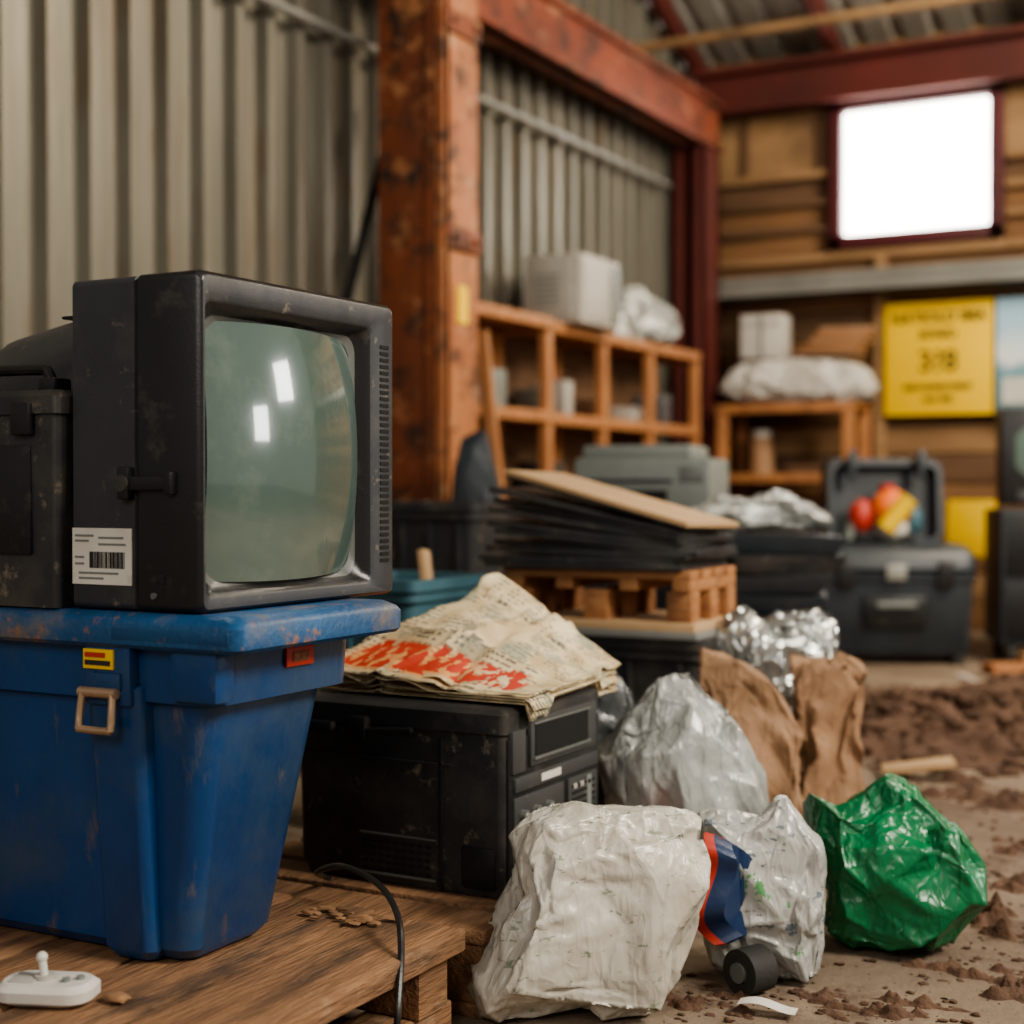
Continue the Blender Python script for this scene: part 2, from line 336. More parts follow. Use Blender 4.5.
b = B('window_1')
x0, x1, z0, z1, t = -2.92, -1.81, 2.49, 3.47, .085
b.box(x0, x1, FY-.13, FY+.03, z0, z0+t, 'redfr', .008); b.box(x0, x1, FY-.13, FY+.03, z1-t, z1, 'redfr', .008)
b.box(x0, x0+t, FY-.13, FY+.03, z0, z1, 'redfr', .008); b.box(x1-t, x1, FY-.13, FY+.03, z0, z1, 'redfr', .008)
b.box(x0+t, x1-t, FY-.04, FY-.03, z0+t, z1-t, 'pane')
b.done()

b = B('ceiling')
x = WX; P = []
while x < 3:
    for dx, dz in ((0,0),(.12,0),(.15,.04),(.19,.04),(.22,0)): P.append((x+dx, dz))
    x += .25
ya, yb = 2.5, FY+.1
A = [b.bm.verts.new((px_, ya, zroof(ya)+dz+.03)) for px_, dz in P]; C = [b.bm.verts.new((px_, yb, zroof(yb)+dz+.03)) for px_, dz in P]
b.mi('roof')
for i in range(len(P)-1): b.bm.faces.new([A[i], A[i+1], C[i+1], C[i]])
for xr in (-3.86, -2.9, -1.55, -.2):
    R = []
    for yy in (ya, yb): R.append([(xr, yy, zroof(yy)), (xr+.07, yy, zroof(yy)), (xr+.07, yy, zroof(yy)-.13), (xr, yy, zroof(yy)-.13)])
    b.loft(R, 'redst')
for yy in (4.5, 6, 7.4, 8.7): b.box(WX+.02, 3, yy, yy+.06, zroof(yy)-.06, zroof(yy), 'gsteel')
b.done(ang=20)

b = B('roof_pipe'); b.cyl((WX+.05, 8.3, 3.55), (3, 8.3, 3.55), .03, 'ply', 12); b.done()

b = B('steel_column')
b.box(-3.60, -3.33, 5.50, 5.72, 0, 5.4, 'rust', .004)
b.box(-3.64, -3.30, 5.46, 5.50, 0, 5.4, 'rust', .004)
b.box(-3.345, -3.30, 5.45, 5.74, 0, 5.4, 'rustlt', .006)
for zz in (1.93, 2.85):
    b.box(-3.31, -3.28, 5.46, 5.74, zz, zz+.10, 'rust', .01)
    for dy in (5.51, 5.69): b.cyl((-3.29, dy, zz+.05), (-3.265, dy, zz+.05), .016, 'rust', 8)
b.box(-3.40, -3.36, 5.45, 5.48, 0, 5.4, 'rust', .006)
b.box(-3.302, -3.292, 5.56, 5.64, 1.62, 1.78, 'yellow')
b.box(-3.75, -3.2, 5.40, 5.82, 0, .03, 'rust'); b.done()
b = B('steel_beam')
b.box(-3.78, -3.60, 5.0, 9.6, 3.17, 3.205, 'rustbm', .004); b.box(-3.78, -3.60, 5.0, 9.6, 3.47, 3.505, 'rustbm', .004)
b.box(-3.68, -3.64, 5.0, 9.6, 3.17, 3.505, 'rustbm')
b.done()
b = B('steel_column')
b.box(-3.84, -3.62, 9.28, 9.31, 0, 3.17, 'redst', .004); b.box(-3.84, -3.62, 9.52, 9.55, 0, 3.17, 'redst', .004); b.box(-3.75, -3.70, 9.28, 9.55, 0, 3.17, 'redst')
b.box(-3.64, -3.62, 9.28, 9.55, 0, 3.17, 'redst'); b.done()
b = B('wall_conduit'); b.cyl((WX+.06, 1, 2.91), (WX+.06, 9.2, 2.91), .018, 'gsteel', 12)
for yy in (2.5, 4.2, 5.9, 7.6): b.box(WX-.02, WX+.08, yy, yy+.03, 2.88, 2.94, 'gsteel')
b.done()
b = B('brace_rod'); b.cyl((-3.8, 5.15, 1.0), (-3.72, 5.75, 2.7), .022, 'blackdeep', 10); b.done()

# ------------------------------------------------------------------ foreground platform
PZ = .178
b = B('wooden_platform')
xs = [-2.35, -2.17, -1.985, -1.80, -1.62, -1.44, -1.245]
for i in range(6):
    b.box(xs[i]+.004, xs[i+1]-.004, .95, 2.15+random.uniform(-.02,.03), PZ-.04, PZ+random.uniform(-.003,0), 'pal', .006)
for yy in (1.0, 1.55, 2.02): b.box(-2.34, -1.27, yy, yy+.09, .05, PZ-.04, 'pal', .006)
for xx in (-2.3, -1.85, -1.38): b.box(xx, xx+.1, .97, 2.14, 0, .05, 'pal', .006)
b.done()
b = B('wooden_pallet')
for i in range(5):
    y0 = 2.20+i*.14
    b.box(-1.95, -1.255, y0, y0+.115, .125, .15, 'pal', .005)
for xx in (-1.93, -1.62, -1.34): b.box(xx, xx+.08, 2.2, 2.875, .025, .125, 'pal', .006)
for yy in (2.2, 2.48, 2.76): b.box(-1.95, -1.255, yy, yy+.1, 0, .025, 'pal', .004)
b.done()

# ------------------------------------------------------------------ blue bin
b = B('blue_storage_bin')
def ring(z, x0, x1, y0, y1, r): return [(p[0], p[1], z) for p in rrect(x0, x1, y0, y1, r)]
b.loft([ring(PZ+.003,-2.13,-1.525,1.765,1.95,.03), ring(PZ+.02,-2.14,-1.51,1.75,1.965,.035), ring(.575,-2.18,-1.455,1.730,2.03,.04), ring(.582,-2.2,-1.425,1.712,2.06,.04),
        ring(.675,-2.2,-1.42,1.708,2.065,.04)], 'blue')
b.loft([ring(.664,-2.24,-1.366,1.686,2.116,.02), ring(.670,-2.25,-1.36,1.68,2.12,.02), ring(.700,-2.25,-1.36,1.68,2.12,.02), ring(.708,-2.245,-1.365,1.685,2.115,.02), ring(.7165,-2.23,-1.38,1.70,2.10,.02)],
       'bluel')
b.box(-1.60,-1.375,1.6785,1.69,.676,.696,'bluel',.004)
b.loft([[(p[0], p[1], z) for p in rrect(-1.665-e, -1.565+e, yv, 1.78, .018)] for z, e, yv in ((PZ+.002,-.01,1.738),(PZ+.018,0,1.726),(.45,.002,1.706),(.60,.004,1.694),(.605,.004,1.700))], 'blue')
b.box(-1.66,-1.57,1.688,1.712,.575,.668,'blue',.006)
b.box(-1.645,-1.585,1.682,1.70,.60,.625,'blue',.004)
b.box(-1.50,-1.412,1.695,1.74,.587,.668,'blue',.01)
b.box(-1.66,-1.60,1.684,1.690,.630,.660,'yellow',.001); b.box(-1.655,-1.605,1.682,1.688,.636,.643,'ink')
b.box(-1.655,-1.615,1.682,1.688,.648,.655,'red')
b.box(-1.421,-1.4165,1.87,1.94,.625,.655,'red',.001); b.box(-1.418,-1.4155,1.885,1.925,.632,.648,'rust')
b.tube([(-1.655,1.678,.595),(-1.657,1.672,.545),(-1.65,1.671,.54),(-1.60,1.671,.54),(-1.593,1.672,.545),(-1.595,1.678,.595)], .006, 'brass', 10, 6)
b.cyl((-1.662,1.68,.595),(-1.588,1.68,.595),.008,'brass',12)
b.done()

# ------------------------------------------------------------------ CRT television
b = B('crt_television')
def ryz(x, y0, y1, z0, z1, r): return [(x, p[0], p[1]) for p in rrect(y0, y1, z0, z1, r, 6)]
Y0, Y1, Z0, Z1 = 1.706, 2.220, .718, 1.222
R = [ryz(-1.706,Y0+.006,Y1-.006,Z0,Z1-.006,.010), ryz(-1.700,Y0,Y1,Z0,Z1,.012), ryz(-1.575,Y0,Y1,Z0,Z1,.012), ryz(-1.573,Y0+.004,Y1-.004,Z0,Z1-.004,.012), ryz(-1.568,Y0+.004,Y1-.004,Z0,Z1-.004,.012),
     ryz(-1.566,Y0-.002,Y1,Z0,Z1+.001,.012), ryz(-1.456,Y0-.002,Y1,Z0,Z1+.001,.012), ryz(-1.448,Y0+.002,Y1-.004,Z0+.004,Z1-.004,.012), ryz(-1.446,Y0+.004,Y1-.008,Z0+.006,Z1-.007,.012),
     ryz(-1.446,1.714,2.152,.738,1.182,.012), ryz(-1.449,1.717,2.148,.742,1.178,.014), ryz(-1.460,1.727,2.138,.748,1.168,.018), ryz(-1.470,1.734,2.132,.754,1.162,.03), ryz(-1.476,1.742,2.124,.762,1.154,.04)]
ks = ['tv']*3+['tvd']+['tvd']+['tvd']*3+['tv']+['tv','tvd','tvd','tvl','tvl']
b.loft(R, 'tv', True, False, ks)
yc, zc, hy, hz = 1.933, .958, .196, .201
def scr(u, v):
    a = 2*u-1; c = 2*v-1
    k = 1-.03*(c*c); k2 = 1-.03*(a*a)
    return (-1.482+.044*(1-a*a*.55-c*c*.45), yc+a*hy*k, zc+c*hz*k2)
b.grid(scr, 28, 28, 'screen')
for i in range(34):
    z = .775+i*.0112
    b.box(-1.449,-1.4445,2.174,2.200,z,z+.006,'blackdeep')
    b.box(-1.50,-1.452,2.2185,2.2215,z,z+.005,'blackdeep')
for i in range(28):
    y = 1.80+i*.012
    b.box(-1.68,-1.60,y,y+.005,1.2215,1.2235,'tvd')
b.loft([ryz(-1.70,1.825,2.18,.722,1.212,.03), ryz(-1.74,1.83,2.175,.722,1.208,.06), ryz(-1.82,1.84,2.165,.722,1.203,.09), ryz(-1.95,1.86,2.14,.73,1.195,.11), ryz(-2.08,1.88,2.11,.75,1.175,.10), ryz(-2.17,1.92,2.07,.79,1.13,.06)], 'tv')
b.box(-1.95,-1.80,1.93,2.06,1.198,1.204,'tvd',.003)
b.box(-1.700,-1.580,1.7035,1.7055,.756,.842,'paperw')
for i in range(25):
    x = -1.664+i*.0029; w = random.choice((.0008,.0014,.002)); b.box(x,x+w,1.7025,1.7040,.781,.806,'ink')
for zz,xa,xb_ in ((.829,-1.694,-1.656),(.821,-1.694,-1.666),(.826,-1.646,-1.596),(.816,-1.646,-1.591),(.772,-1.686,-1.606),(.764,-1.686,-1.636),(.796,-1.694,-1.676),(.786,-1.694,-1.676)):
    b.box(xa,xb_,1.7025,1.7040,zz,zz+.003,'greyp')
b.box(-1.598,-1.575,1.690,1.708,.885,.935,'tvd',.005); b.box(-1.58,-1.50,1.692,1.706,.899,.921,'tvd',.005)
b.cyl((-1.588,1.688,.91),(-1.588,1.706,.91),.013,'black',16); b.box(-1.505,-1.492,1.69,1.708,.893,.927,'tvd',.003)
b.box(-1.53,-1.515,1.702,1.706,.76,.775,'tvd',.001); b.cyl((-1.535,1.700,.742),(-1.535,1.706,.742),.005,'tvl',10)
b.done()

b = B('black_carry_case')
b.loft([ring(.7175,-2.08,-1.722,1.692,1.80,.012), ring(1.02,-2.09,-1.714,1.686,1.806,.014)], 'black')
b.loft([ring(1.018,-2.095,-1.708,1.680,1.810,.012), ring(1.045,-2.095,-1.708,1.680,1.810,.012), ring(1.055,-2.08,-1.72,1.69,1.80,.012)], 'black')
b.box(-1.80,-1.76,1.672,1.69,.985,1.035,'tvd',.004); b.box(-1.77,-1.735,1.70,1.74,1.05,1.075,'tvd',.006)
b.tube([(-2.02,1.745,1.05),(-2.01,1.745,1.085),(-1.98,1.745,1.092),(-1.82,1.745,1.092),(-1.79,1.745,1.085),(-1.78,1.745,1.05)], .009, 'tvd', 10)
b.box(-1.99,-1.77,1.684,1.69,.80,.97,'tvd',.002)
b.done()

# ------------------------------------------------------------------ black computer case
b = B('computer_case')
X0,X1,y0,y1,z0,z1 = -1.775,-1.312,2.375,2.775,.152,.499
b.loft([ring(z0,X0+.02,X1-.01,y0+.01,y1,.012), ring(z0+.03,X0+.008,X1,y0,y1,.014), ring(.45,X0,X1,y0,y1,.014), ring(.455,X0-.004,X1+.004,y0-.004,y1,.014), ring(.49,X0-.004,X1+.004,y0-.004,y1,.014), ring(z1,X0+.01,X1-.008,y0+.008,y1-.01,.014)], 'black')
b.box(-1.80,-1.68,2.355,2.38,.435,.455,'tvd',.005); b.box(-1.64,-1.60,2.352,2.38,.425,.47,'tvd',.006)
b.cyl((-1.66,2.36,.44),(-1.50,2.36,.452),.006,'tvd',10)
for r_ in range(5):
    for c_ in range(9):
        x = -1.62+c_*.0175; z = .178+r_*.013; b.box(x,x+.0125,2.3735,2.3765,z,z+.006,'blackdeep')
b.box(-1.625,-1.455,2.372,2.376,.17,.174,'tvl'); b.box(-1.625,-1.455,2.372,2.376,.246,.249,'tvl')
b.box(-1.76,-1.42,2.371,2.376,.39,.393,'tv'); b.box(-1.40,-1.33,2.372,2.377,.17,.245,'tvd',.004)
b.box(-1.45,-1.44,2.371,2.377,.16,.44,'tvd',.002)
def fx(ya, yb, za, zb, k, d=.004, bev=0): b.box(X1-.003, X1+d, ya, yb, za, zb, k, bev)
fx(2.385,2.765,.165,.445,'tvd',.006,.004)
fx(2.46,2.74,.385,.475,'panel',.012,.004); fx(2.475,2.70,.40,.462,'blackdeep',.0135)
fx(2.47,2.71,.396,.402,'tvl',.016,.001); fx(2.47,2.71,.462,.466,'tvl',.015,.001)
fx(2.39,2.44,.38,.46,'panel',.012,.004)
fx(2.40,2.75,.345,.372,'panel',.012,.003); fx(2.50,2.58,.352,.366,'paperw',.0135)
fx(2.40,2.60,.27,.335,'panel',.010,.003); fx(2.62,2.75,.24,.335,'panel',.010,.003)
for i in range(6): fx(2.635,2.735,.25+i*.013,.255+i*.013,'blackdeep',.0115)
for i in range(3): b.cyl((X1,2.43+i*.05,.30),(X1+.02,2.43+i*.05,.30),.011,'tvl',14); b.cyl((X1+.02,2.43+i*.05,.30),(X1+.021,2.43+i*.05,.30),.006,'greybox',14)
for i in range(5): fx(2.41+i*.035,2.435+i*.035,.235,.25,'greybox',.011,.001)
for i in range(3): fx(2.64+i*.03,2.655+i*.03,.312,.322,'greybox',.012,.001)
fx(2.40,2.50,.18,.22,'panel',.012,.003); fx(2.53,2.60,.18,.215,'blackdeep',.009)
b.box(-1.318,-1.300,2.70,2.72,.17,.33,'greyp',.002)
b.done()

b = B('power_cable')
b.tube([(-1.66,2.32,.165),(-1.60,2.20,.21),(-1.52,2.16,.24),(-1.42,2.11,.24),(-1.34,2.05,.225),(-1.272,1.97,.198),(-1.232,1.90,.12),(-1.222,1.87,.03),(-1.17,1.75,.007),(-1.05,1.6,.007)], .0055, 'tvd', 8, 8)
b.done()
b = B('wall_cable'); b.tube([(-1.80,2.33,.46),(-1.795,2.30,.36),(-1.80,2.28,.28),(-1.83,2.26,.157)], .006, 'greyp', 8, 6); b.done()

# ------------------------------------------------------------------ newspapers
def crs(p, s, seed):
    q = Vector(p)*s + Vector((seed*3.17, seed*1.31, seed*2.23))
    q = q + noise.noise_vector(q*.8)*.35
    d = noise.voronoi(q)[0]
    return d[1]-d[0]
b = B('folded_newspaper')
cA, cB, cC, cD = Vector((-1.280,2.43,.516)), Vector((-1.33,2.92,.515)), Vector((-1.585,2.84,.708)), Vector((-1.77,2.44,.556))
def base_h(u, v):
    h = .035*max(0, 1-abs(u-.45)/.45)*max(0, 1-abs(v-.55)/.6)
    h += .020*max(0, 1-abs(v-.36)/.07)*(1-u*.4)
    h -= .010*max(0, 1-abs(u-.62+.2*v)/.05)
    h += .010*max(0, 1-abs(u-.30-.3*v)/.04)
    return h
for layer in range(8):
    sh = random.uniform(-.012,.012); sh2 = random.uniform(-.010,.010); dz = -layer*.0060
    k0 = 1-.20*layer/7
    def nf(u, v):
        p = (cD*(1-u)+cA*u)*(1-v) + (cC*(1-u)+cB*u)*v
        q = Vector((p.x+layer, p.y, 0))
        c = (min(crs(q, 7, 3), .35)-.15)*.016 + noise.noise(q*5)*.008
        e = max(0, .04-min(v, 1-u, u))*.35*noise.noise(Vector((u*6, v*6, layer*3)))
        z = (p.z-.505)*k0+.505+base_h(u,v)*k0 + c*.8 + dz + e
        return (p.x+sh, p.y-sh2, max(z, .5055-layer*.0002+(7-layer)*.0026) if p.x < -1.29 and p.y < 2.79 else z+(7-layer)*.0014)
    b.grid(nf, 64 if layer == 0 else 40, 64 if layer == 0 else 40, 'news')
o = b.done(recalc=False, ang=25)
md = o.modifiers.new('t','SOLIDIFY'); md.thickness = .0018

# ------------------------------------------------------------------ bags: creased facets relaxed with a short cloth simulation
SIM = []
def bag(name, pts, depth, loc, rz, k, c=None, coarse=3, cuts=2, jit=.012, jit2=.0022, seed=1, lean=0, p1=.7, p2=.8, extra=None, z0=0.0, sim=True, expand=.10, bend=.05, pres=1.0, taper_=.4):
    P = [Vector(p) for p in pts]; n = len(P)
    L = [0]
    for i in range(n): L.append(L[-1]+(P[(i+1)%n]-P[i]).length)
    if c is None: c = (sum(p.x for p in P)/n, sum(p.y for p in P)/n)
    c = Vector(c); a0 = math.atan2(P[0].y-c.y, P[0].x-c.x); zt = max(p.y for p in P)
    def outl(f):
        t = (f % 1)*L[-1]; i = 0
        while i < n-1 and L[i+1] < t: i += 1
        return P[i].lerp(P[(i+1)%n], (t-L[i])/max(1e-6, L[i+1]-L[i]))
    t = bmesh.new(); bmesh.ops.create_icosphere(t, subdivisions=coarse, radius=1)
    rnd = random.Random(seed)
    q0 = Matrix.Rotation(.3, 3, 'X') @ Matrix.Rotation(.5, 3, 'Z')
    def rv(s_): return Vector((rnd.uniform(-1,1), rnd.uniform(-1,1), rnd.uniform(-1,1)))*s_
    for v in t.verts:
        d = ((q0 @ v.co).normalized()+rv(.32/coarse)).normalized()
        th = math.atan2(d.z, d.x); sr = math.sqrt(max(0, 1-d.y*d.y)); f = (a0-th)/(2*math.pi)
        O = outl(f); q = c+(O-c)*(sr**p1)
        tp = 1-taper_*max(0, min(1, q.y/zt))**2
        p = Vector((q.x, math.copysign(abs(d.y)**p2, d.y)*depth*tp-lean*q.y, q.y))
        g = Vector((p.x-c.x, p.y*1.4, p.z-c.y)); g = g.normalized() if g.length > 1e-5 else d
        co = p+g*(rnd.uniform(-1,.6)*jit*(1.5 if sr < .9 else .7))
        if z0 == 0: co.z = max(co.z, .003)
        v.co = co
    bmesh.ops.subdivide_edges(t, edges=t.edges[:], cuts=1, use_grid_fill=True)
    for v in t.verts:
        v.co += rv(jit2)
        if z0 == 0: v.co.z = max(v.co.z, .003)
    bmesh.ops.subdivide_edges(t, edges=t.edges[:], cuts=cuts, use_grid_fill=True)
    for v in t.verts: v.co += rv(.0005)
    b = B(name); b.merge(t, k)
    o = b.done(loc=loc, rz=rz, ang=180 if sim else 30)
    if extra:
        e = B('contents'); extra(e); e.done(parent=o, ang=40)
    if sim:
        vg = o.vertex_groups.new(name='pin')
        for v in o.data.vertices:
            if z0 == 0 and v.co.z < .012: vg.add([v.index], 1, 'REPLACE')
            elif v.co.z > zt*.95: vg.add([v.index], 1, 'REPLACE')
        md = o.modifiers.new('c', 'CLOTH'); cs = md.settings
        cs.quality = 6; cs.mass = .0005; cs.tension_stiffness = 80; cs.compression_stiffness = 80; cs.shear_stiffness = 24
        cs.bending_stiffness = bend; cs.vertex_group_mass = 'pin'; cs.pin_stiffness = 1
        cs.shrink_min = -expand
        cs.use_pressure = True; cs.uniform_pressure_force = pres
        cs.effector_weights.gravity = .5
        md.collision_settings.use_collision = False
        cs.tension_damping = 5; cs.compression_damping = 5; cs.air_damping = 3
        md.point_cache.frame_start = 1; md.point_cache.frame_end = 60
        SIM.append((o, z0))
    return o
def run_sim(frames=16):
    t0 = time.time()
    for f in range(1, frames+1):
        S.frame_set(f)
        if time.time()-t0 > 150: break
    dg = bpy.context.evaluated_depsgraph_get(); res = []
    for o, z0 in SIM:
        me = bpy.data.meshes.new_from_object(o.evaluated_get(dg))
        if any((v.co.length > 3 or v.co.length != v.co.length) for v in me.vertices): me = None
        elif z0 == 0:
            for v in me.vertices:
                if v.co.z < .002: v.co.z = .002
        res.append(me)
    for (o, z0), me in zip(SIM, res):
        o.modifiers.clear()
        if me: o.data = me; me.name = o.name
    S.frame_set(1)

bag('white_plastic_bag', [(-.2,.012),(-.21,.06),(-.155,.19),(-.13,.26),(-.135,.325),(-.10,.348),(-.026,.360),(.087,.347),(.185,.325),(.190,.225),(.160,.105),(.11,.0),(.017,.0),(-.1,.0)],
    .125, (-1.12,2.335,0), 40, 'bagtxt', (.0,.17), cuts=3, jit=.016, jit2=.0020, seed=8, expand=.11, bend=.05)
def mouth(b):
    R = []
    for t, sc, dx in ((0,1.0,0),(.5,.96,.018),(1,.80,.05)):
        R.append([(-.100+dx+.012*math.sin(3*a)+.022*sc*math.cos(a), -.068+.033*sc*math.cos(a)+.01*math.sin(5*a), .180+.10*sc*math.sin(a)) for a in [2*math.pi*i/36 for i in range(36)]])
    b.loft(R, 'navy', False, True, ['red','navy','navy'])
    b.cyl((-.05,-.110,.043),(-.01,-.070,.043),.041,'rubber',28); b.cyl((-.054,-.114,.043),(-.048,-.108,.043),.018,'tvl',16)
bag('printed_plastic_bag', [(-.085,.01),(-.105,.10),(-.10,.20),(-.105,.295),(-.06,.285),(.0,.275),(.035,.325),(.06,.27),(.10,.235),(.105,.15),(.10,.06),(.09,.0),(.0,.0)],
    .07, (-.905,2.64,0), 20, 'bagpat', (0,.15), cuts=2, jit=.011, jit2=.0020, seed=12, extra=mouth, expand=.13, bend=.03)
bag('green_plastic_bag', [(-.13,.004),(-.150,.13),(-.172,.29),(-.10,.275),(-.03,.345),(.02,.325),(.09,.26),(.155,.185),(.168,.16),(.135,.085),(.09,.03),(.03,.0),(-.05,.0)],
    .13, (-.745,2.95,0), 25, 'baggreen', (-.01,.16), cuts=3, jit=.017, jit2=.0018, seed=7, expand=.10, bend=.05)
def bw(b):
    b.cyl((-.06,-.18,.15),(-.06,-.125,.15),.045,'red',24); b.cyl((-.06,-.188,.15),(-.06,-.18,.15),.036,'rubber',24)
bag('clear_plastic_bag', [(-.14,.0),(-.15,.22),(-.168,.33),(-.09,.42),(-.02,.504),(.03,.455),(.12,.37),(.178,.22),(.15,.0)],
    .12, (-1.235,3.04,0), 30, 'bagt', (0,.22), cuts=2, jit=.019, jit2=.0025, seed=17, lean=.05, extra=bw, expand=.13, bend=.03)
bag('grey_plastic_bag', [(-.17,.0),(-.18,.2),(-.15,.40),(-.08,.48),(.02,.50),(.08,.42),(.10,.2),(.10,.0)],
    .11, (-1.49,3.15,0), 20, 'bagg', (0,.22), jit=.018, seed=21, expand=.12, cuts=1)
bag('kraft_paper_bag', [(-.11,.0),(-.12,.2),(-.14,.40),(-.14,.53),(-.07,.505),(.0,.47),(.08,.36),(.12,.12),(.11,.0)],
    .08, (-1.19,3.40,0), 28, 'bagbrown', (0,.24), jit=.017, jit2=.004, seed=25, expand=.05, bend=.3, p1=.6, p2=.6, cuts=1)
bag('foil_bag', [(-.14,.0),(-.16,.25),(-.17,.45),(-.12,.57),(-.04,.54),(0,.60),(.05,.56),(.10,.59),(.15,.55),(.12,.3),(.12,.0)],
    .10, (-1.285,3.82,0), 28, 'bagfoil', (0,.3), jit=.026, jit2=.008, seed=29, expand=.15, bend=.01, cuts=1)
bag('kraft_paper_bag', [(-.085,.0),(-.09,.2),(-.095,.49),(-.03,.46),(.03,.50),(.095,.48),(.09,.2),(.09,.0)],
    .07, (-1.10,3.66,0), 28, 'bagbrown', (0,.24), jit=.016, jit2=.004, seed=31, expand=.05, bend=.3, p1=.6, p2=.6, cuts=1)
bag('crumpled_white_bag', [(-.08,.0),(-.07,.09),(-.02,.13),(.05,.11),(.08,.06),(.08,0)], .05, (-1.0,3.45,0), 20, 'bagw', (0,.06), coarse=2, cuts=3, jit=.02, seed=37)
bag('plastic_sheeting', [(-.22,.0),(-.25,.06),(-.17,.12),(-.05,.10),(.05,.14),(.16,.08),(.24,.03),(.2,.0),(.1,.0),(0,.0)], .15, (-1.72,4.98,.765), 28, 'bagt', (0,.05), coarse=3, cuts=1, jit=.03, jit2=.006, seed=41, z0=1, sim=False)
bag('folded_tarp', [(-.15,0),(-.16,.5),(-.14,.95),(-.10,1.12),(.0,1.15),(.06,.9),(.14,.45),(.15,0)], .12, (-2.98,5.25,0), 28, 'dkblue', (0,.5), coarse=3, cuts=1, jit=.02, seed=43, sim=False)
bag('shelf_plastic_bag', [(-.24,.0),(-.26,.15),(-.18,.30),(-.05,.36),(.05,.28),(.18,.24),(.26,.12),(.22,.0)], .16, (-3.62,8.25,1.766), 60, 'bagt', (0,.15), coarse=3, cuts=1, jit=.035, jit2=.006, seed=47, sim=False)  # plastic bag lying on top of the cubby shelf
bag('cement_sack', [(-.46,.05),(-.52,.10),(-.46,.22),(-.36,.28),(0,.30),(.25,.28),(.44,.22),(.52,.12),(.44,.01),(.2,.0),(-.2,.0)], .2, (-3.03,9.44,1.456), 0, 'sack', (0,.15), coarse=3, cuts=2, jit=.018, jit2=0, seed=51, expand=.06, bend=.3)
run_sim(16)

# ------------------------------------------------------------------ middle stack
def tub(name, x0, x1, y0, y1, z0, z1, k, loc=(0,0,0), rz=0, extra=None):
    b = B(name); t = .03
    b.loft([ring(z0,x0+t,x1-t,y0+t,y1-t,.03), ring(z1-.06,x0+.008,x1-.008,y0+.008,y1-.008,.03), ring(z1-.055,x0-.005,x1+.005,y0-.005,y1+.005,.03), ring(z1-.03,x0-.005,x1+.005,y0-.005,y1+.005,.03),
            ring(z1-.028,x0-.015,x1+.015,y0-.015,y1+.015,.03), ring(z1,x0-.015,x1+.015,y0-.015,y1+.015,.03), ring(z1,x0+.01,x1-.01,y0+.01,y1-.01,.03), ring(z0+.05,x0+.05,x1-.05,y0+.05,y1-.05,.03)], k)
    for i in range(4):
        xx = x0+.06+(x1-x0-.12)*i/3; b.box(xx-.008,xx+.008,y0+.002,y0+.03,z0+.08,z1-.06,k,.003)
    if extra: extra(b)
    return b.done(loc=loc, rz=rz)
tub('black_storage_bin', -1.97, -1.42, 3.62, 3.98, 0, .512, 'black')

b = B('wooden_crate')
for yy in (3.62,3.71,3.80,3.89): b.box(-2.0,-1.45,yy,yy+.07,.665,.69,'crate',.003)
for xx in (-1.99,-1.84,-1.65,-1.50): b.box(xx,xx+.05,3.62,3.96,.635,.665,'crate',.003)
for xx in (-1.99,-1.76,-1.52):
    for yy in (3.63,3.77,3.90): b.box(xx,xx+.07,yy,yy+.06,.555,.635,'crate',.003)
b.box(-2.0,-1.42,3.59,4.0,.513,.533,'gsteel',.003); b.box(-1.98,-1.43,3.60,3.99,.533,.554,'card',.003)
b.done()
b = B('black_panel_stack')
for i in range(9):
    a = [0,.6,2.2,3.0,5.2,6.2,8.6,9.8,12.0][i]; x_off = random.uniform(-.05,.02)
    X = RY(a, (-1.43,3.80,.70+i*.0085)) @ RZ(random.uniform(-7,5), (-1.6,3.80,0))
    b.box(-2.02+x_off,-1.44+x_off,3.60,3.95,.694+i*.0098,.703+i*.0098,'black',.002,X=X)
    b.box(-2.02+x_off,-1.45+x_off,3.601,3.609,.690+i*.0098,.706+i*.0098,'tv' if i%2 else 'panel',.002,X=X)
    b.box(-1.448+x_off,-1.44+x_off,3.60,3.95,.690+i*.0098,.706+i*.0098,'tv',.002,X=X)
b.done()
b = B('cardboard_sheet')
X = RY(14, (-1.43,3.80,.80)) @ RZ(-5,(-1.7,3.80,0))
b.box(-2.00,-1.42,3.59,3.90,.802,.816,'card',.002,X=X)
b.box(-1.99,-1.43,3.595,3.89,.793,.800,'black',.002,X=X)
b.done()

b = B('desktop_printer')
b.box(-.26,.26,-.2,.2,.82,1.02,'greyp',.015); b.box(-.24,.18,-.16,.19,1.02,1.07,'greyp',.015); b.box(-.20,.1,-.206,-.19,.86,.90,'blackdeep'); b.box(.15,.24,-.206,-.19,.93,.99,'tvl',.003)
b.box(-.2,.12,-.21,-.19,.93,.94,'tvd'); b.done(loc=(-2.30,5.36,0), rz=10)
b = B('metal_cabinet')
b.box(-.3,.3,-.25,.25,0,.818,'dkblue',.01); b.box(-.28,-.005,-.256,-.24,.04,.78,'dkblue',.006); b.box(.005,.28,-.256,-.24,.04,.78,'dkblue',.006); b.box(-.04,-.02,-.27,-.25,.38,.46,'gsteel'); b.box(.02,.04,-.27,-.25,.38,.46,'gsteel')
b.done(loc=(-2.30,5.36,0), rz=10)

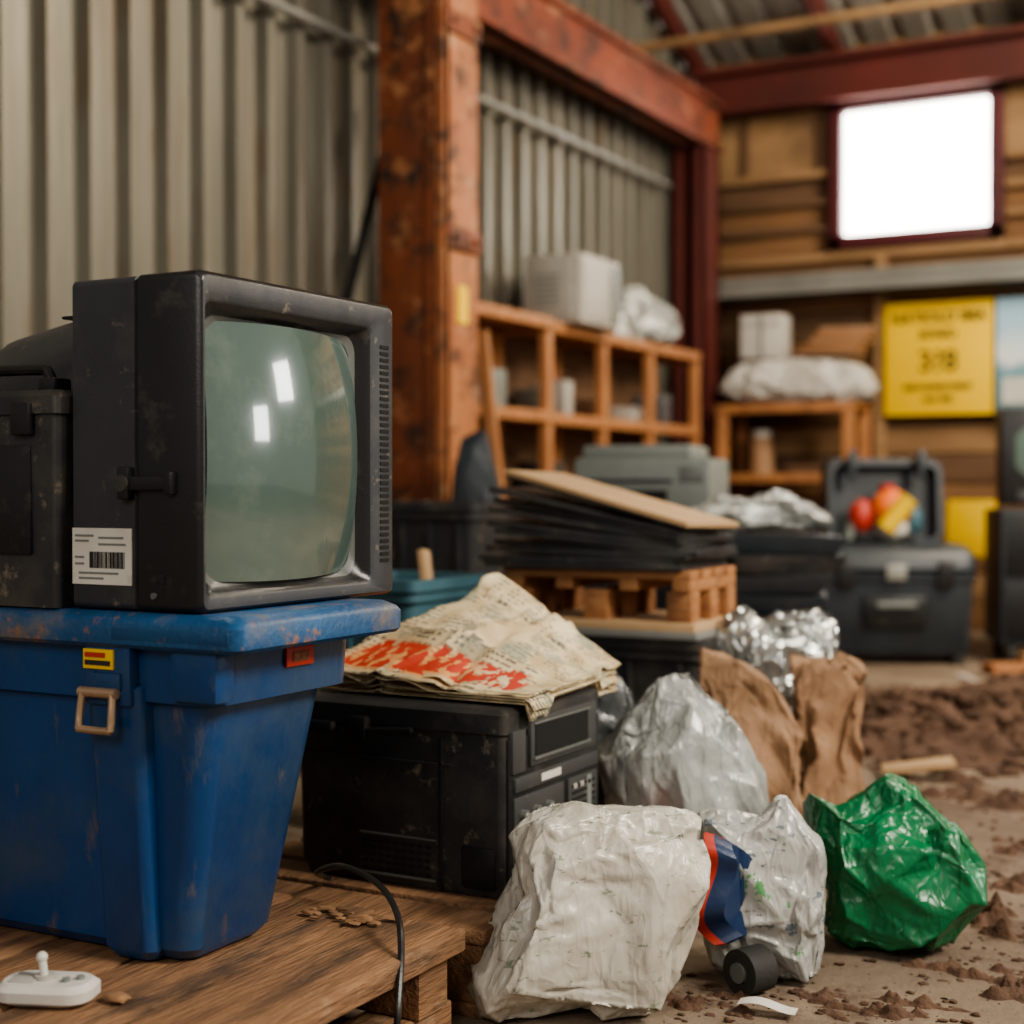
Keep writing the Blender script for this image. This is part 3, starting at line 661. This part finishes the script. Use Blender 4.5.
b = B('black_tray_pile')
for i in range(11):
    X = RZ(random.uniform(-14,14)) @ RY(random.uniform(-2,2))
    z = i*.068; w = .20+random.uniform(-.04,.03)
    b.loft([[(X @ Vector((*p, z))) for p in rrect(-w+.03,w-.03,-.17,.17,.02)], [(X @ Vector((*p, z+.055))) for p in rrect(-w,w,-.2,.2,.02)], [(X @ Vector((*p, z+.063))) for p in rrect(-w,w,-.2,.2,.02)]], ('black','dkblue','tv')[i%3])
b.done(loc=(-1.72,5.0,.005), rz=28)

tub('teal_storage_bin', -2.36, -2.03, 3.2, 3.60, 0, .67, 'teal')
b = B('wood_offcuts')
for i in range(5):
    b.box(-2.30+i*.05,-2.28+i*.05,3.3+.03*i,3.34+.03*i,.3,.74+random.uniform(-.03,.05),'card',.002,X=RX(random.uniform(-14,14),(-2.2,3.35,.3)) @ RY(-14,(-2.2,3.35,.3)))
b.box(-2.3,-2.07,3.3,3.5,.25,.32,'card'); b.done()
tub('black_storage_bin', -2.86, -2.40, 4.15, 4.6, 0, .44, 'dkblue'); tub('black_storage_bin', -2.85, -2.41, 4.16, 4.59, .445, .86, 'black')
b = B('leaning_plank'); b.box(-.03,.03,-.02,.02,0,1.62,'shelfw',.003, X=RY(-6)); b.done(loc=(-3.22,5.95,.01), rz=10)

# ------------------------------------------------------------------ shelving on the left wall
def shelving(name, x0, x1, y0, y1, zs, posts, loc=(0,0,0), axis='y', items=None):
    b = B(name)
    for z in zs: b.box(x0,x1,y0,y1,z-.03,z,'shelfw',.003)
    for p in posts:
        if axis == 'y':
            b.box(x1-.05,x1,p-.03,p+.03,0,zs[-1],'shelfw',.003); b.box(x0,x0+.05,p-.03,p+.03,0,zs[-1],'shelfw',.003)
            b.box(x0,x1,p-.03,p+.03,zs[-1]-.06,zs[-1]-.03,'shelfw')
        else:
            b.box(p-.035,p+.035,y0,y0+.05,0,zs[-1],'shelfw',.003); b.box(p-.035,p+.035,y1-.05,y1,0,zs[-1],'shelfw',.003)
    for z in zs:
        if axis == 'y': b.box(x1-.02,x1+.006,y0,y1,z-.05,z+.005,'shelfw',.002)
        else: b.box(x0,x1,y0-.006,y0+.02,z-.05,z+.005,'shelfw',.002)
    if items: items(b)
    return b.done(loc=loc)
def it1(b):
    for (y, z, w, h, k) in ((7.0,1.29,.14,.14,'greyp'),(7.25,1.29,.1,.2,'greybox'),(7.7,1.29,.2,.12,'plankB'),(8.2,1.29,.2,.1,'greybox'),(8.6,1.29,.14,.2,'bagg'),(7.1,.85,.2,.2,'black'),(7.9,.85,.25,.2,'greybox'),(8.5,.85,.2,.2,'dkblue')):
        b.box(-3.78,-3.6,y-w/2,y+w/2,z+.001,z+h,k,.01)
    b.box(-3.84,-3.83,6.8,8.9,0,1.76,'plankB')
shelving('cubby_shelf', -3.84, -3.5, 6.80, 8.90, (.4,.85,1.29,1.76), (6.83,7.5,8.15,8.87), items=it1)
def it2(b):
    b.box(-3.8,-3.6,6.1,6.3,1.3,1.42,'bagg',.01); b.box(-3.8,-3.6,6.4,6.55,1.3,1.5,'greyp',.01)
    b.box(-3.84,-3.83,5.92,6.74,0,1.76,'plankB')
shelving('cubby_shelf', -3.84, -3.44, 5.92, 6.74, (.4,.85,1.29,1.76), (5.95,6.71), items=it2)
b = B('microwave_oven')
b.box(-3.73,-3.40,6.98,7.46,1.768,2.13,'greybox',.012); b.box(-3.41,-3.392,7.0,7.33,1.80,2.10,'greybox',.004); b.box(-3.405,-3.388,7.36,7.44,1.80,2.10,'greyp',.003)
b.cyl((-3.39,7.34,1.83),(-3.39,7.34,2.07),.01,'gsteel',8); b.box(-3.7,-3.45,6.972,6.985,1.81,2.09,'greybox',.005)
for i in range(6): b.box(-3.66,-3.52,6.968,6.98,1.86+i*.03,1.87+i*.03,'greyp')
b.done()

def it3(b):
    b.cyl((-3.3,9.5,1.003),(-3.3,9.5,1.25),.085,'bagbrown',20,.07); b.cyl((-3.3,9.5,1.25),(-3.3,9.5,1.29),.06,'white',20)
    b.box(-3.1,-2.8,9.4,9.6,1.001,1.06,'plankB',.01); b.box(-3.4,-2.9,9.4,9.65,.561,.75,'black',.01)
shelving('wooden_shelf_unit', -3.54, -2.62, 9.28, 9.70, (.15,.56,1.0,1.45), (-3.5,-2.66), axis='x', items=it3)
b = B('timber_offcuts')
for i in range(5): b.box(-3.0+.03*i,-2.62+.02*i,9.35,9.55,1.765+i*.035,1.795+i*.035,'crate' if i%2 else 'bagbrown',.004,X=RZ(i*3-4,(-2.8,9.45,0)))
b.done()
b = B('cardboard_carton'); b.box(-3.42,-3.14,9.42,9.62,1.765,2.05,'sack',.006); b.box(-3.29,-3.27,9.415,9.43,1.77,2.04,'greyp'); b.box(-3.42,-3.14,9.415,9.425,1.98,1.99,'greyp'); b.done()

# ------------------------------------------------------------------ signs
b = B('yellow_sign'); b.box(-2.54,-1.86,FY-.145,FY-.11,1.38,2.10,'yellow',.004); sign = b.done()
def text(s, x, z, size, k, parent, y):
    cu = bpy.data.curves.new('txt', 'FONT'); cu.body = s; cu.size = size; cu.align_x = 'CENTER'; cu.extrude = .001; cu.offset = .003
    o = bpy.data.objects.new('tmp', cu); COL.objects.link(o); bpy.context.view_layer.update()
    me = bpy.data.meshes.new_from_object(o.evaluated_get(bpy.context.evaluated_depsgraph_get()))
    bpy.data.objects.remove(o); me.materials.clear(); me.materials.append(M[k])
    q = bpy.data.objects.new('lettering', me); COL.objects.link(q); q.parent = parent
    q.location = (x, y, z); q.rotation_euler = (math.pi/2, 0, 0)
text('NATIOLD IMA', -2.20, 1.97, .095, 'ink', sign, FY-.147)
text('SONIO', -2.20, 1.87, .075, 'ink', sign, FY-.147)
text('3?8', -2.20, 1.66, .19, 'ink', sign, FY-.147)
text('RECYCLING POINT', -2.20, 1.54, .05, 'ink', sign, FY-.147)
text('open daily', -2.20, 1.47, .045, 'ink', sign, FY-.147)
b = B('landscape_poster'); b.box(-1.84,-1.25,FY-.145,FY-.05,1.36,2.10,'poster'); b.box(-1.80,-1.4,FY-.148,FY-.14,1.44,1.60,'white'); b.done()
b = B('yellow_caution_board'); b.box(-.14,.14,-.01,.01,.50,.84,'yellow',.004,X=RX(-6)); b.box(-.13,-.10,-.01,.01,0,.5,'gsteel',X=RX(-6)); b.box(.10,.13,-.01,.01,0,.5,'gsteel',X=RX(-6))
b.done(loc=(-1.90,9.2,.002))

# ------------------------------------------------------------------ wheeled toolbox
b = B('rolling_toolbox')
b.loft([[(p[0],p[1],z) for p in rrect(-w,w,-d,d,.04)] for z,w,d in ((.05,.36,.22),(.08,.38,.24),(.42,.395,.25),(.43,.405,.26),(.47,.41,.265),(.48,.40,.25))], 'dkblue')
b.loft([[(p[0],p[1],z) for p in rrect(-w,w,-d,d,.06)] for z,w,d in ((.482,.40,.255),(.50,.415,.27),(.56,.41,.26),(.61,.37,.22),(.62,.34,.19))], 'dkblue')
for xx in (-.25,.25): b.box(xx-.04,xx+.04,-.285,-.25,.40,.54,'tvd',.008)
b.box(-.16,.16,-.275,-.24,.19,.36,'tvd',.02); b.box(-.10,.10,-.30,-.27,.30,.33,'greyp',.008)
b.box(-.05,.05,-.285,-.26,.44,.52,'gsteel',.006)
for xx in (-.39,.37): b.cyl((xx,.14,.09),(xx+.03,.14,.09),.09,'rubber',20); 
b.box(-.36,-.3,-.22,.0,0,.06,'rubber',.005); b.box(.3,.36,-.22,.0,0,.06,'rubber',.005)
b.loft([[(p[0],.20+(p[1])*.10,.80+p[1]) for p in rrect(-.31,.31,-.19,.27,.06)],[(p[0],.28+(p[1])*.10,.80+p[1]) for p in rrect(-.31,.31,-.19,.27,.06)]], 'dkblue')
b.loft([[(p[0],.19+(p[1])*.10,.80+p[1]) for p in rrect(-.31,.31,-.19,.27,.06)],[(p[0],.06+(p[1])*.10,.80+p[1]) for p in rrect(-.30,.30,-.18,.26,.06)],[(p[0],.06+(p[1])*.10,.80+p[1]) for p in rrect(-.27,.27,-.16,.23,.05)],[(p[0],.18+(p[1])*.10,.80+p[1]) for p in rrect(-.27,.27,-.16,.23,.05)]], 'dkblue', False, True)
b.box(-.2,-.16,.0,.06,.95,1.11,'dkblue',.01); b.box(.16,.2,.0,.06,.95,1.11,'dkblue',.01)
b.done(loc=(-2.05,7.90,0), rz=24)
b = B('power_drill')
b.ball((0.02,-.02,.80),.11,'orange',(1,.8,1.0)); b.cyl((-.02,-.1,.70),(.10,-.12,.86),.05,'yellow',16); b.ball((.02,-.05,.70),.08,'white',(1.1,.8,.8)); b.ball((-.13,0,.76),.06,'red',(1.2,1,1.6)); b.cyl((-.20,0,.64),(-.14,0,.84),.03,'greyp'); b.ball((.14,0,.74),.05,'teal',(1,1,1.7)); b.cyl((.0,0,.86),(.0,0,.93),.04,'red')
b.box(-.16,.14,-.05,.06,.622,.68,'tvd',.01); b.done(loc=(-2.05,7.88,0), rz=24)

b = B('crt_monitor')
b.box(-.33,.33,-.18,.0,.82,1.33,'tvd',.02)
b.loft([[(p[0],0,p[1]) for p in rrect(-.3,.3,.84,1.3,.03)],[(p[0],.3,p[1]) for p in rrect(-.2,.2,.88,1.18,.05)]], 'tv')
def sc2(u, v): a=2*u-1; c=2*v-1; return (a*.26, -.172-.02*(1-.5*a*a-.5*c*c), 1.10+c*.17)
b.grid(sc2, 12, 12, 'screen'); b.box(-.25,.25,-.187,-.17,.84,.90,'tv',.004); b.box(-.1,.1,-.15,.1,.80,.82,'tv')
b.done(loc=(-1.25,8.34,0), rz=20)
b = B('equipment_cabinet')
b.box(-.34,.34,-.25,.28,.10,.80,'dkblue',.012); b.box(-.32,.32,-.258,-.24,.45,.78,'tvd',.006); b.box(-.32,.32,-.258,-.24,.13,.42,'tvd',.006); b.box(-.1,.1,-.27,-.25,.60,.62,'gsteel')
for xx in (-.3,.26):
    for yy in (-.2,.2): b.cyl((xx,yy,.05),(xx+.04,yy,.05),.05,'rubber',16); b.box(xx,xx+.04,yy-.03,yy+.03,.05,.11,'rubber')
b.done(loc=(-1.25,8.34,0), rz=20)
b = B('scrap_plank'); b.box(-.3,.3,-.07,.07,0,.05,'shelfw',.005); b.box(-.1,.35,.02,.12,.05,.09,'plankC',.005); b.done(loc=(-1.22,7.72,.001), rz=35)

# ------------------------------------------------------------------ dirt
b = B('dirt_pile')
def dp(u, v):
    a = (u-.5)*2; c = (v-.5)*2; r = math.hypot(a, c)*(1+.25*noise.noise(Vector((a*2, c*2, 9))))
    x = a*1.20; y = c*.85
    h = max(0, 1-r**1.6)*.17*(.6+1.0*noise.noise(Vector((x*2.4,y*2.4,3))))
    h += (noise.noise(Vector((x*9,y*9,1)))*.06+abs(noise.noise(Vector((x*22,y*22,4))))*.06)*max(0, min(1, (1.02-r)*3))
    return (x, y, max(h, 0)-.004)
b.grid(dp, 140, 120, 'soil')
for i in range(900):
    a = random.uniform(0, 6.28); r = math.sqrt(random.random())*1.18
    x = math.cos(a)*r*1.20; y = math.sin(a)*r*.85; s_ = random.uniform(.008,.045)*random.uniform(.4,1)
    hz = max(0, 1-min(1,r)**1.6)*.13
    b.ball((x, y, hz+s_*.3), s_, 'soil', (1+random.random()*.5, 1, .7), 1, .25)
b.done(loc=(-1.02, 5.85, 0), rz=28, ang=60)

b = B('soil_debris')
def patch(cx, cy, rx, ry, h, seed):
    def pf(u, v):
        a = (u-.5)*2; c = (v-.5)*2; r = math.hypot(a, c)
        n_ = noise.noise(Vector((a*2.5+seed, c*2.5, 0)))+.5*noise.noise(Vector((a*7+seed, c*7, 0)))
        f = max(0, .5+n_*1.3-r)
        return (cx+a*rx, cy+c*ry, -.003+min(f*1.2, 1)*h*(.7+noise.noise(Vector((a*rx*40, c*ry*40, seed)))*.9+abs(noise.noise(Vector((a*rx*90, c*ry*90, seed))))*.7))
    b.grid(pf, 80, 60, 'soil')
def scatter(cx, cy, rx, ry, n, smin=.0012, smax=.008, k='soil'):
    for i in range(n):
        x = random.gauss(cx, rx); y = random.gauss(cy, ry); s_ = smin+(smax-smin)*random.random()**2.5
        b.ball((x, y, s_*.3), s_, k, (1+random.random()*.8, 1, .6), 1, .3)
for i, (cx_, cy_, rx_, ry_, h_) in enumerate(((-.58,3.22,.24,.16,.034),(-.50,2.82,.22,.14,.022),(-.70,2.57,.20,.10,.018),(-.96,2.46,.14,.10,.016),(-.35,3.0,.2,.12,.022),(-.40,3.6,.30,.22,.028),(-.75,4.5,.45,.32,.04),(-.85,3.6,.2,.15,.018),(-.60,3.95,.25,.18,.026))):
    patch(cx_, cy_, rx_, ry_, h_, i*7.3+1)
    scatter(cx_, cy_, rx_*.7, ry_*.7, 120)
b.done(ang=60)
b = B('paper_scrap'); b.grid(lambda u, v: (-.05+.1*u, -.018+.036*v, .018+.006*math.sin(5*u)), 8, 3, 'paperw'); b.done(loc=(-.84,2.455,0), rz=8)
b = B('paper_scrap'); b.grid(lambda u, v: (-.07+.14*u, -.03+.06*v, .01+.015*math.sin(5*u)), 8, 3, 'paperw'); b.done(loc=(-1.50,7.25,0), rz=8)
b = B('cardboard_scrap'); b.box(-.11,.11,-.05,.05,.0,.02,'card',.003,X=RY(-8)); b.done(loc=(-1.12,4.70,.03), rz=20)

b = B('bark_chips')
for i in range(22):
    x = -1.44+random.gauss(0,.045); y = 2.07+random.gauss(0,.022); s_ = random.uniform(.005,.012)
    b.ball((max(-1.6,min(-1.29,x)), min(2.12,y), PZ+.002+s_*.3), s_, 'chip', (1.7,1,.35), 1, .3)
b.ball((-1.50,1.585,PZ+.005), .018, 'chip', (1.3,.8,.35), 2, .15)
b.done(ang=60)
b = B('game_controller')
b.loft([[(p[0],p[1],z) for p in rrect(-w,w,-d,d,.03)] for z,w,d in ((.0,.062,.036),(.006,.070,.043),(.020,.070,.043),(.028,.062,.035))], 'white')
b.box(-.05,-.012,-.022,.02,.026,.031,'greybox',.002)
b.cyl((-.005,0,.026),(-.010,.002,.058),.006,'white',12); b.ball((-.010,.002,.058),.0085,'white')
b.cyl((-.005,0,.026),(-.005,0,.034),.014,'greybox',16)
for i in range(2): b.cyl((.03+i*.016,-.008+i*.012,.026),(.03+i*.016,-.008+i*.012,.033),.006,'greyp',12)
b.done(loc=(-1.592,1.545,PZ+.0005), rz=22)

# ------------------------------------------------------------------ lighting
w = bpy.data.worlds.new('World'); S.world = w; w.use_nodes = True
bg = w.node_tree.nodes['Background']; bg.inputs[0].default_value = (1.0,.92,.81,1); bg.inputs[1].default_value = .28
def area(name, loc, tgt, size, e, col, sy=None):
    l = bpy.data.lights.new(name, 'AREA'); l.energy = e; l.color = col; l.size = size
    if sy: l.shape = 'RECTANGLE'; l.size_y = sy
    o = bpy.data.objects.new(name, l); COL.objects.link(o); o.location = loc
    o.rotation_euler = (Vector(tgt)-Vector(loc)).to_track_quat('-Z','Y').to_euler(); return o
area('doorway_light', (3.0,2.2,3.8), (-1.6,3.0,.4), 1.6, 345, (1,.92,.79), 1.4)
area('far_fill_light', (.6,6.8,4.2), (-2.2,8.5,1.2), 1.8, 300, (1,.87,.68))  # added warm fill for the far end; the roof has no opening here
area('rear_opening_light', (-.5,-2.6,3.2), (-2.2,4.5,1.0), 2.0, 85, (1,.94,.86))
area('screen_glint_light', (2.6,6.6,2.4), (-1.6,2.2,.9), .7, 24, (1,.98,.94), .7)  # added lamp, placed to show as a bright quad in the TV screen
area('screen_glint_light', (2.9,5.4,1.6), (-1.6,2.2,.9), .5, 14, (1,.98,.94), .6)  # second lamp added for the TV screen reflection

# ------------------------------------------------------------------ camera
cam = bpy.data.cameras.new('camera'); co = bpy.data.objects.new('camera', cam); COL.objects.link(co)
co.location = (0,0,.9); co.rotation_euler = (math.radians(90-.84), 0, math.radians(28.6))
cam.lens = 52.73; cam.sensor_width = 36; cam.clip_start = .05
cam.dof.use_dof = True; cam.dof.focus_distance = 2.45; cam.dof.aperture_fstop = 2.0
S.camera = co
S.view_settings.view_transform = 'AgX'; S.view_settings.look = 'AgX - Medium High Contrast'
